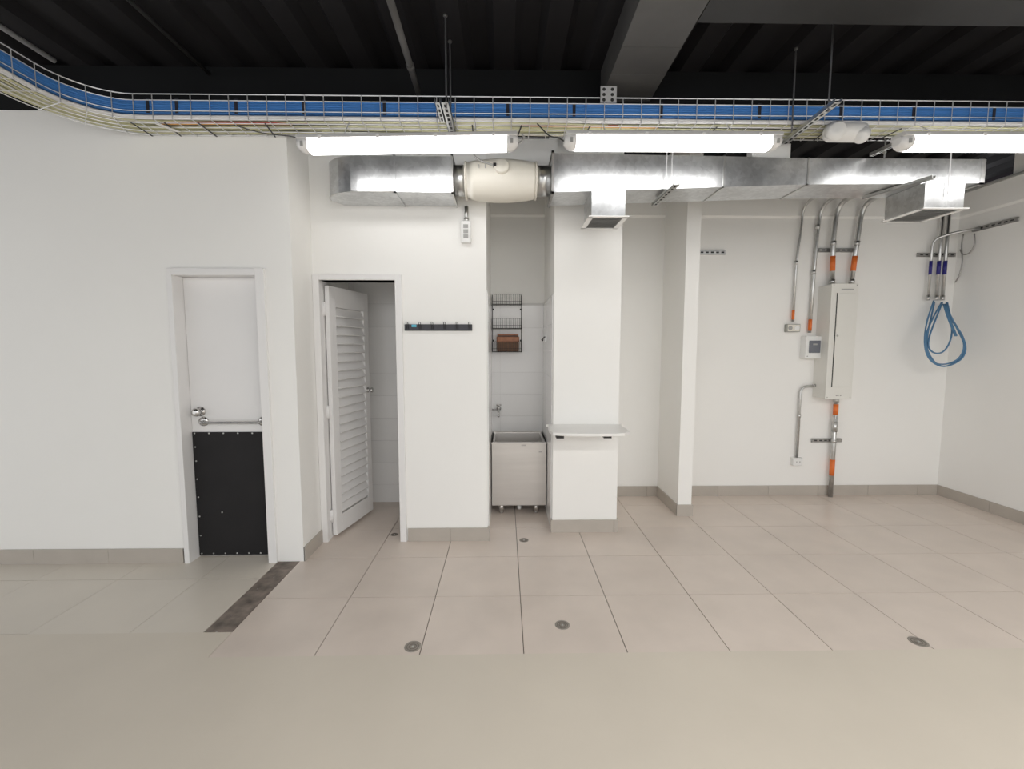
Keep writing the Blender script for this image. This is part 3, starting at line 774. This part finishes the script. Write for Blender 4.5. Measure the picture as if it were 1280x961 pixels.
# ================================================================== LAMPS
EC = .065
def lamp(x0, x1, y, z, label, tilt=0.0):
    t = thing('tube_light', label, 'lamp', ((x0 + x1) / 2, y, z - .06), None)
    # cross section (y, z) of lit diffuser: rounded trough, and housing above
    sec = [(-.048, .03), (-.054, .006), (-.050, -.016), (-.034, -.030), (0, -.035), (.034, -.030), (.050, -.016), (.054, .006), (.048, .03)]
    e = .035
    def ring(x, k, dz=0): return [(x, y + a * k, z + .03 + (b - .03) * k + (x - x0) / (x1 - x0) * tilt) for a, b in sec]
    vs = ring(x0 + EC, 1) + ring(x1 - EC, 1); n = len(sec)
    fs = [(i, i + 1, n + i + 1, n + i) for i in range(n - 1)]
    fs += [tuple(range(n)), tuple(range(n, 2 * n))[::-1], (0, n, 2 * n - 1, n - 1)]
    obj('diffuser', MB().add(vs, fs), GLOW, t)
    for (xa, xb) in ((x0 + EC, x0), (x1 - EC, x1)):
        sg = 1 if xb > xa else -1
        vs = ring(xa, 1) + ring(xa + sg * .03, .97) + ring(xb - sg * .02, .86) + ring(xb, .62)
        fs = []
        for r_ in range(3): fs += [(r_ * n + i, r_ * n + i + 1, (r_ + 1) * n + i + 1, (r_ + 1) * n + i) for i in range(n - 1)]
        fs += [tuple(range(3 * n, 4 * n)), tuple(range(n))] + [(r_ * n, (r_ + 1) * n, (r_ + 1) * n + n - 1, r_ * n + n - 1) for r_ in range(3)]
        ec = obj('end_cap', MB().add(vs, fs), ENDC, t, True)
        obj('lampholder', box(xa + sg * .02, y - .0555, z - .014 + (xa - x0) / (x1 - x0) * tilt, xa + sg * .035, y - .050, z + .012 + (xa - x0) / (x1 - x0) * tilt), GREYP, ec)
    vs = []
    for x_ in (x0 + .005, x1 - .005):
        dz = (x_ - x0) / (x1 - x0) * tilt
        vs += [(x_, y - .054, z + .03 + dz), (x_, y + .054, z + .03 + dz), (x_, y + .045, z + .055 + dz), (x_, y - .045, z + .055 + dz)]
    obj('housing', MB().add(vs, [(0, 1, 2, 3), (7, 6, 5, 4), (0, 4, 5, 1), (1, 5, 6, 2), (2, 6, 7, 3), (3, 7, 4, 0)]), HOUSE, t, bevel=.004)
    for k in range(4):
        xx = x0 + .14 + (x1 - x0 - .28) * k / 3
        dz = (xx - x0) / (x1 - x0) * tilt
        obj('clip', box(xx - .009, y - .057, z + .024 + dz, xx + .009, y - .050, z + .042 + dz), ENDC, t)
    for xx in (x0 + .25, x1 - .25):
        dz = (xx - x0) / (x1 - x0) * tilt
        obj('hanger', MB().tube([(xx, y, z + .05 + dz), (xx, y + .14, 2.852)], .002, 5), WIRE, t)
    return t
ENDC = mat('clear_end_cap', (0.82, 0.81, 0.80), .25)
LY = 2.67
lamp(-1.178, .078, LY, 2.636, 'lit tube light, leftmost of the three under the tray', .026)
lamp(.343, 1.60, LY, 2.668, 'lit tube light, middle one of the three under the tray', .004)
lamp(2.29, 3.55, LY, 2.678, 'lit tube light running out of the picture at right', .004)
tag(obj('lamp_cord', MB().tube(smooth_path([(.075, LY, 2.665), (.10, LY, 2.68), (.115, LY, 2.70), (.10, LY - .01, 2.71)], 4), .005, 6), GREYP, None, True), 'short curled cord at the right end of the left lamp', 'cord')
tag(obj('lamp_cord', MB().tube(smooth_path([(.345, LY, 2.68), (.31, LY + .02, 2.71), (.26, LY + .06, 2.74), (.2, LY + .15, 2.848)], 4), .004, 6), DARKC, None, True), 'dark cord rising from the left end of the middle lamp', 'cord')
tag(obj('lamp_cord', MB().tube(smooth_path([(-1.15, LY, 2.68), (-1.25, LY + .05, 2.72), (-1.45, LY + .15, 2.78), (-1.65, LY + .2, 2.848)], 4), .003, 6), DARKC, None, True), 'thin dark cord rising left from the left lamp', 'cord')

# ================================================================== CEILING PIPES
a = at(484, -12, 2.05); b = at(525, 122, 2.98)
t = thing('ceiling_pipe', 'dark grey pipe slanting back under the black ceiling left of centre', 'pipe', a)
obj('pipe', MB().tube([a, b], .018, 12), BEAMG, t, True)
cc = a.lerp(b, .62)
obj('coupling', MB().tube([a.lerp(b, .60), a.lerp(b, .64)], .022, 12), BEAMG, t, True)
a = flat(68, 76, 3.2); b = Vector((a.x, 1.2, 3.2))
t = thing('ceiling_pipe', 'pale grey conduit end under the ceiling at far left', 'pipe', a)
obj('pipe', MB().tube([a, b], .014, 10), mat('grey_conduit', (.42, .42, .43), .4), t, True)
obj('hanger', MB().tube([(a.x, 2.45, 3.2), (a.x, 2.45, DECKZ + .03)], .003, 6), ROD, t)
for (px, py, py2, xx) in ():
    pass
a = flat(160, 0, 3.22)
for i, (pxx, lab) in enumerate(((205, 'thin black pipe under the ceiling, left of the slanting grey pipe'),)):
    q = flat(pxx, 40, 3.22)
    t = thing('ceiling_pipe', lab, 'pipe', (q.x, 2.9, 3.22))
    obj('pipe', MB().tube([(q.x, 3.0, 3.22), (q.x, 1.0, 3.22)], .012, 8), BEAMD, t, True)

# ================================================================== ELECTRICAL on back wall
YW = YB        # wall face
def conduit(pts, r, label, bends=.12, tapes=(), coups=(), name='conduit', base=None, ends=True):
    P = bent(pts, bends, 7)
    t = thing(name, label, 'conduit', P[-1] if base is None else base)
    obj('pipe', MB().tube(P, r, 12), ZINC, t, True)
    for (a, b, m) in tapes:
        o = obj('tape_band', MB().tube([a, b], r + .0015, 12), m, t, True)
        o['label'] = 'orange tape band' if m is ORANGE else 'navy blue tape band'
    for (a, b) in coups: obj('coupling', MB().tube([a, b], r + .004, 12), ZINC, t, True)
    return t
Y1 = YW - .03
def W(x, y, Y=None): return at(x, y, Y or Y1)
def lerpz(a, b, z):
    t_ = (z - a.z) / (b.z - a.z); return a.lerp(b, t_)
# conduit 1 to outlet box
a = W(991, 402); b = W(994, 318); c = W(1001, 290); d = W(1001, 262)
top = Vector((c.x + .01, Y1, 2.95))
conduit([Vector((top.x + .03, 3.6, 2.87)), Vector((top.x + .0, Y1, 2.86)), Vector((c.x, Y1, c.z)), Vector((a.x + .005, Y1, b.z)), Vector((a.x, Y1, a.z))], .011,
        'thin conduit ending at the small grey socket box, leftmost of four', .14,
        tapes=[(Vector((a.x, Y1, a.z + .02)), Vector((a.x, Y1, a.z + .11)), ORANGE)], coups=[(Vector((a.x + .004, Y1, b.z - .10)), Vector((a.x + .004, Y1, b.z - .06)))])
o1 = W(991, 410)
t = thing('socket_box', 'small grey metal socket box at the foot of the leftmost conduit', 'socket', (o1.x, YW, o1.z))
obj('box', box(o1.x - .065, YW - .045, o1.z - .038, o1.x + .065, YW, o1.z + .038), mat('cast_grey', (.36, .36, .33), .4, .5), t, bevel=.004)
obj('outlet', MB().lathe((o1.x + .032, YW - .045, o1.z), (0, -1, 0), [(0, .026), (.006, .024), (.007, .02)], 18), PLASW, t, True)
obj('outlet', MB().lathe((o1.x - .035, YW - .045, o1.z), (0, -1, 0), [(0, .022), (.005, .02)], 18), GREYP, t, True)
obj('cover_plate', box(o1.x - .058, YW - .047, o1.z - .032, o1.x + .058, YW - .044, o1.z + .032), CREAM, t)
# conduit 2 to breaker box
a = W(1012, 416); b = W(1014, 335); c = W(1021, 300)
conduit([Vector((c.x + .08, 3.6, 2.87)), Vector((c.x + .02, Y1, 2.86)), Vector((c.x, Y1, c.z)), Vector((a.x + .01, Y1, b.z)), Vector((a.x, Y1, a.z))], .015,
        'conduit ending at the small breaker box, second of four from left', .16,
        tapes=[(Vector((a.x, Y1, a.z + .02)), Vector((a.x, Y1, a.z + .13)), ORANGE)], coups=[(Vector((a.x + .005, Y1, b.z - .06)), Vector((a.x + .005, Y1, b.z - .02))), (Vector((c.x, Y1, 2.62)), Vector((c.x, Y1, 2.66)))])
b0, b1 = W(1002, 420), W(1025, 448)
t = thing('breaker_box', 'small white breaker box with smoked window left of the tall panel', 'breaker box', (b0.x, YW, b1.z))
obj('housing', box(b0.x + .01, YW - .085, b1.z, b1.x - .025, YW, b0.z), PLASW, t, bevel=.006)
w_ = obj('window', box(b0.x + .04, YW - .092, b1.z + .055, b1.x - .045, YW - .084, b0.z - .045), SMOKE, t, bevel=.003)
obj('latch', box(b0.x + .075, YW - .095, b1.z + .13, b0.x + .115, YW - .091, b1.z + .145), GREYP, t)
obj('screw', MB().lathe((b0.x + .03, YW - .085, b1.z + .022), (0, -1, 0), [(0, .006), (.002, .005)], 8), GREYP, t)
# conduits 3, 4 to panel
for i, (xb_, yb_, xm, ym, lab, r) in enumerate(((1040, 355, 1042, 290, 'thick conduit into the left of the tall white panel top', .021), (1064, 355, 1073, 290, 'thick conduit into the right of the tall white panel top', .021))):
    a = W(xb_, yb_, Y1 - .03); b = W(xm, ym, Y1 - .03); yy = Y1 - .03
    q = lambda z: lerpz(a, b, z)
    conduit([Vector((b.x + .12, 3.6, 2.88)), Vector((b.x + .03, yy, 2.86)), b, a], r, lab, .24,
            tapes=[(q(2.22), q(2.36), ORANGE)], coups=[(q(2.10), q(2.14)), (q(2.46), q(2.50))])
slotted('strut_channel', (2.985, YW - .022, 2.425), (3.40, YW - .022, 2.425), .035, 'slotted strut behind the conduits above the tall panel', 'strut', normal='y', m=ZINCD)
slotted('strut_channel', (1.66, YW - .022, 2.40), (2.125, YW - .022, 2.40), .04, 'short slotted strut on the wall right of the stub wall', 'strut', normal='y')
slotted('strut_channel', (3.07, YW - .022, .565), (3.37, YW - .022, .565), .035, 'short slotted strut behind the lower thick conduit', 'strut', normal='y', m=ZINCD)
# panel
fa, fb = W(1041, 356, 4.16), W(1034, 498, 4.16)
pxl, pxr, pz0, pz1 = 3.058, 3.30, 1.005, 2.078
t = thing('electrical_panel', 'tall white electrical panel on the back wall', 'panel', ((pxl + pxr) / 2, YW, pz0))
obj('enclosure', box(pxl, 4.17, pz0, pxr, YW, pz1), PANELW, t, bevel=.004)
cv = obj('cover', box(pxl - .006, 4.155, pz0 - .006, pxr + .006, 4.171, pz1 + .006), PANELW, t, bevel=.003)
dr = obj('door', box(pxl + .052, 4.149, pz0 + .115, pxr - .02, 4.156, pz1 - .085), PANELW, t, bevel=.002)
obj('door_gap', box(pxl + .044, 4.1535, pz0 + .11, pxl + .052, 4.1555, pz1 - .08), DARKSLOT, cv)
obj('label_plate', box(pxl + .085, 4.1535, pz1 - .05, pxr - .04, 4.1555, pz1 - .042), GREYP, cv)
obj('latch', MB().lathe((pxl + .07, 4.149, 1.60), (0, -1, 0), [(0, .009), (.005, .008)], 12), CHROME, dr, True)
for xx, zz in ((pxl + .012, pz0 + .012), (pxr - .01, pz0 + .012), (pxl + .012, pz1 - .01), (pxr - .01, pz1 - .01)):
    obj('screw', MB().lathe((xx, 4.155, zz), (0, -1, 0), [(0, .005), (.002, .004)], 8), ZINCD, cv)
for dx in (.10, .115, .14):
    obj('knockout', MB().lathe((pxl + dx, 4.155, pz0 + .03), (0, -1, 0), [(0, .007), (.003, .006)], 10), ZINCD, cv)
# lower conduit
yy = 4.29
a = at(1045, 503, yy); b = at(1038, 621, yy); a.z = pz0; b.z = .0; b.x = a.x = (a.x + b.x) / 2
q = lambda z: lerpz(a, b, z)
conduit([a, b], .021, 'thick conduit from the panel foot down to the floor', 0, tapes=[(q(.935), q(.83), ORANGE), (q(.38), q(.22), ORANGE)], coups=[(q(.995), q(.955)), (q(.76), q(.66)), (q(.58), q(.55))])
# side conduit to outlet
a = W(996, 572); e = W(1021, 482)
conduit([Vector((pxl, Y1, e.z)), Vector((a.x, Y1, e.z - .01)), Vector((a.x, Y1, a.z))], .012, 'curved thin conduit from the panel side to the low outlet', .15,
        coups=[(Vector((pxl - .02, Y1, e.z)), Vector((pxl, Y1, e.z))), (Vector((a.x, Y1, .80)), Vector((a.x, Y1, .83)))])
t = thing('wall_outlet', 'small white outlet box low on the back wall', 'outlet', (a.x, YW, .32))
obj('box', box(a.x - .045, YW - .05, .315, a.x + .05, YW, .395), PLASW, t, bevel=.006)
for dx in (-.012, .02): obj('socket_hole', MB().lathe((a.x + dx, YW - .05, .355), (0, -1, 0), [(0, .006), (.001, .005)], 10), GREYP, t)

# ================================================================== DATA CONDUITS at right corner
yy = YW - .05
labs = ['data conduit with navy band, middle of the three in the right corner', 'data conduit with navy band, rightmost of the three in the corner']
for x_, lab in zip((4.185, 4.245), labs):
    conduit([Vector((x_, yy, 2.95)), Vector((x_, yy, 1.95))], .015, lab, 0, tapes=[(Vector((x_, yy, 2.32)), Vector((x_, yy, 2.19)), NAVY)], coups=[(Vector((x_, yy, 1.99)), Vector((x_, yy, 1.945)))])
conduit([Vector((4.37, 4.12, 2.585)), Vector((4.20, 4.22, 2.56)), Vector((4.105, yy, 2.52)), Vector((4.105, yy, 1.95))], .012, 'data conduit bending right to the wall channel, leftmost of the three', .12,
        tapes=[(Vector((4.105, yy, 2.32)), Vector((4.105, yy, 2.19)), NAVY)], coups=[(Vector((4.105, yy, 1.99)), Vector((4.105, yy, 1.945)))])
slotted('strut_channel', (4.00, YW - .022, 2.385), (4.37, YW - .022, 2.385), .035, 'slotted strut behind the data conduits in the corner', 'strut', normal='y', m=ZINCD)
slotted('strut_channel', (XR - .022, 4.20, 2.585), (XR - .022, 3.83, 2.585), .035, 'slotted channel on the right wall above the cable loop', 'strut', normal='y', slots=True, m=ZINCD)
def P4(x, y, Y=4.27): return at(x, y, Y - .19 * min(1, max(0, (y - 376) / 55)))
loops = [
    [(1167, 376), (1158, 405), (1156, 432), (1163, 450), (1180, 458), (1200, 450), (1207, 436), (1202, 418), (1190, 400), (1184, 378)],
    [(1177, 378), (1166, 398), (1158, 418), (1158, 436), (1166, 452), (1182, 455), (1198, 448), (1205, 432), (1198, 412), (1188, 395), (1183, 378)],
    [(1178, 378), (1170, 398), (1162, 420), (1161, 434), (1168, 441), (1178, 440), (1186, 430), (1190, 414), (1188, 396), (1182, 380)],
    [(1168, 378), (1164, 396), (1160, 415), (1159, 436), (1170, 454), (1185, 457), (1203, 444), (1205, 430), (1194, 406), (1185, 388), (1183, 379)]]
lab = ['outermost blue cable loop hanging from the corner conduits', 'second blue cable loop from outside below the corner conduits', 'innermost small blue cable loop below the corner conduits', 'blue cable loop twisted over the others below the corner conduits']
for i, L in enumerate(loops):
    pts = smooth_path([P4(x, y, 4.27 + .010 * i) for x, y in L], 5)
    tag(obj('data_cable', MB().tube(pts, .0068, 7), BLUEL, None, True), lab[i], 'cable', 'blue loops in the corner')
mb = MB()
for k in range(3):
    pts = smooth_path([P4(1179 + k * 2, 380, 4.265), P4(1184 + k, 395, 4.26), P4(1189 + k, 408, 4.265), P4(1194 + k, 420, 4.26)], 4)
    tag(obj('data_cable', MB().tube(pts, .006, 6), BLUEL, None, True), 'short straight blue cable tail bundled with the corner loops', 'cable', 'blue tails in the corner')
# grey cable loop on right wall
def RW(x, y):
    r = ray(x, y); t_ = (XR - .035) / r.x; return Vector((r.x * t_, r.y * t_, EYE + r.z * t_))
tag(obj('loose_cable', MB().tube(smooth_path([RW(1218, 292), RW(1218, 306), RW(1212, 316), RW(1204, 318), RW(1200, 312)], 5), .006, 7), ZINCD, None, True), 'grey cable looping below the channel on the right wall', 'cable')
tag(obj('loose_cable', MB().tube(smooth_path([RW(1204, 293), RW(1202, 308), RW(1203, 328), RW(1199, 344), RW(1194, 353)], 5), .006, 7), ZINCD, None, True), 'grey cable tail hanging straight below the right wall channel', 'cable')
# conduit along right wall top
tag(obj('wall_conduit', MB().tube([(XR - .02, 4.3, 2.965), (XR - .02, -1.0, 2.965)], .014, 10), ZINC, None, True), 'long conduit along the top edge of the right wall', 'conduit')
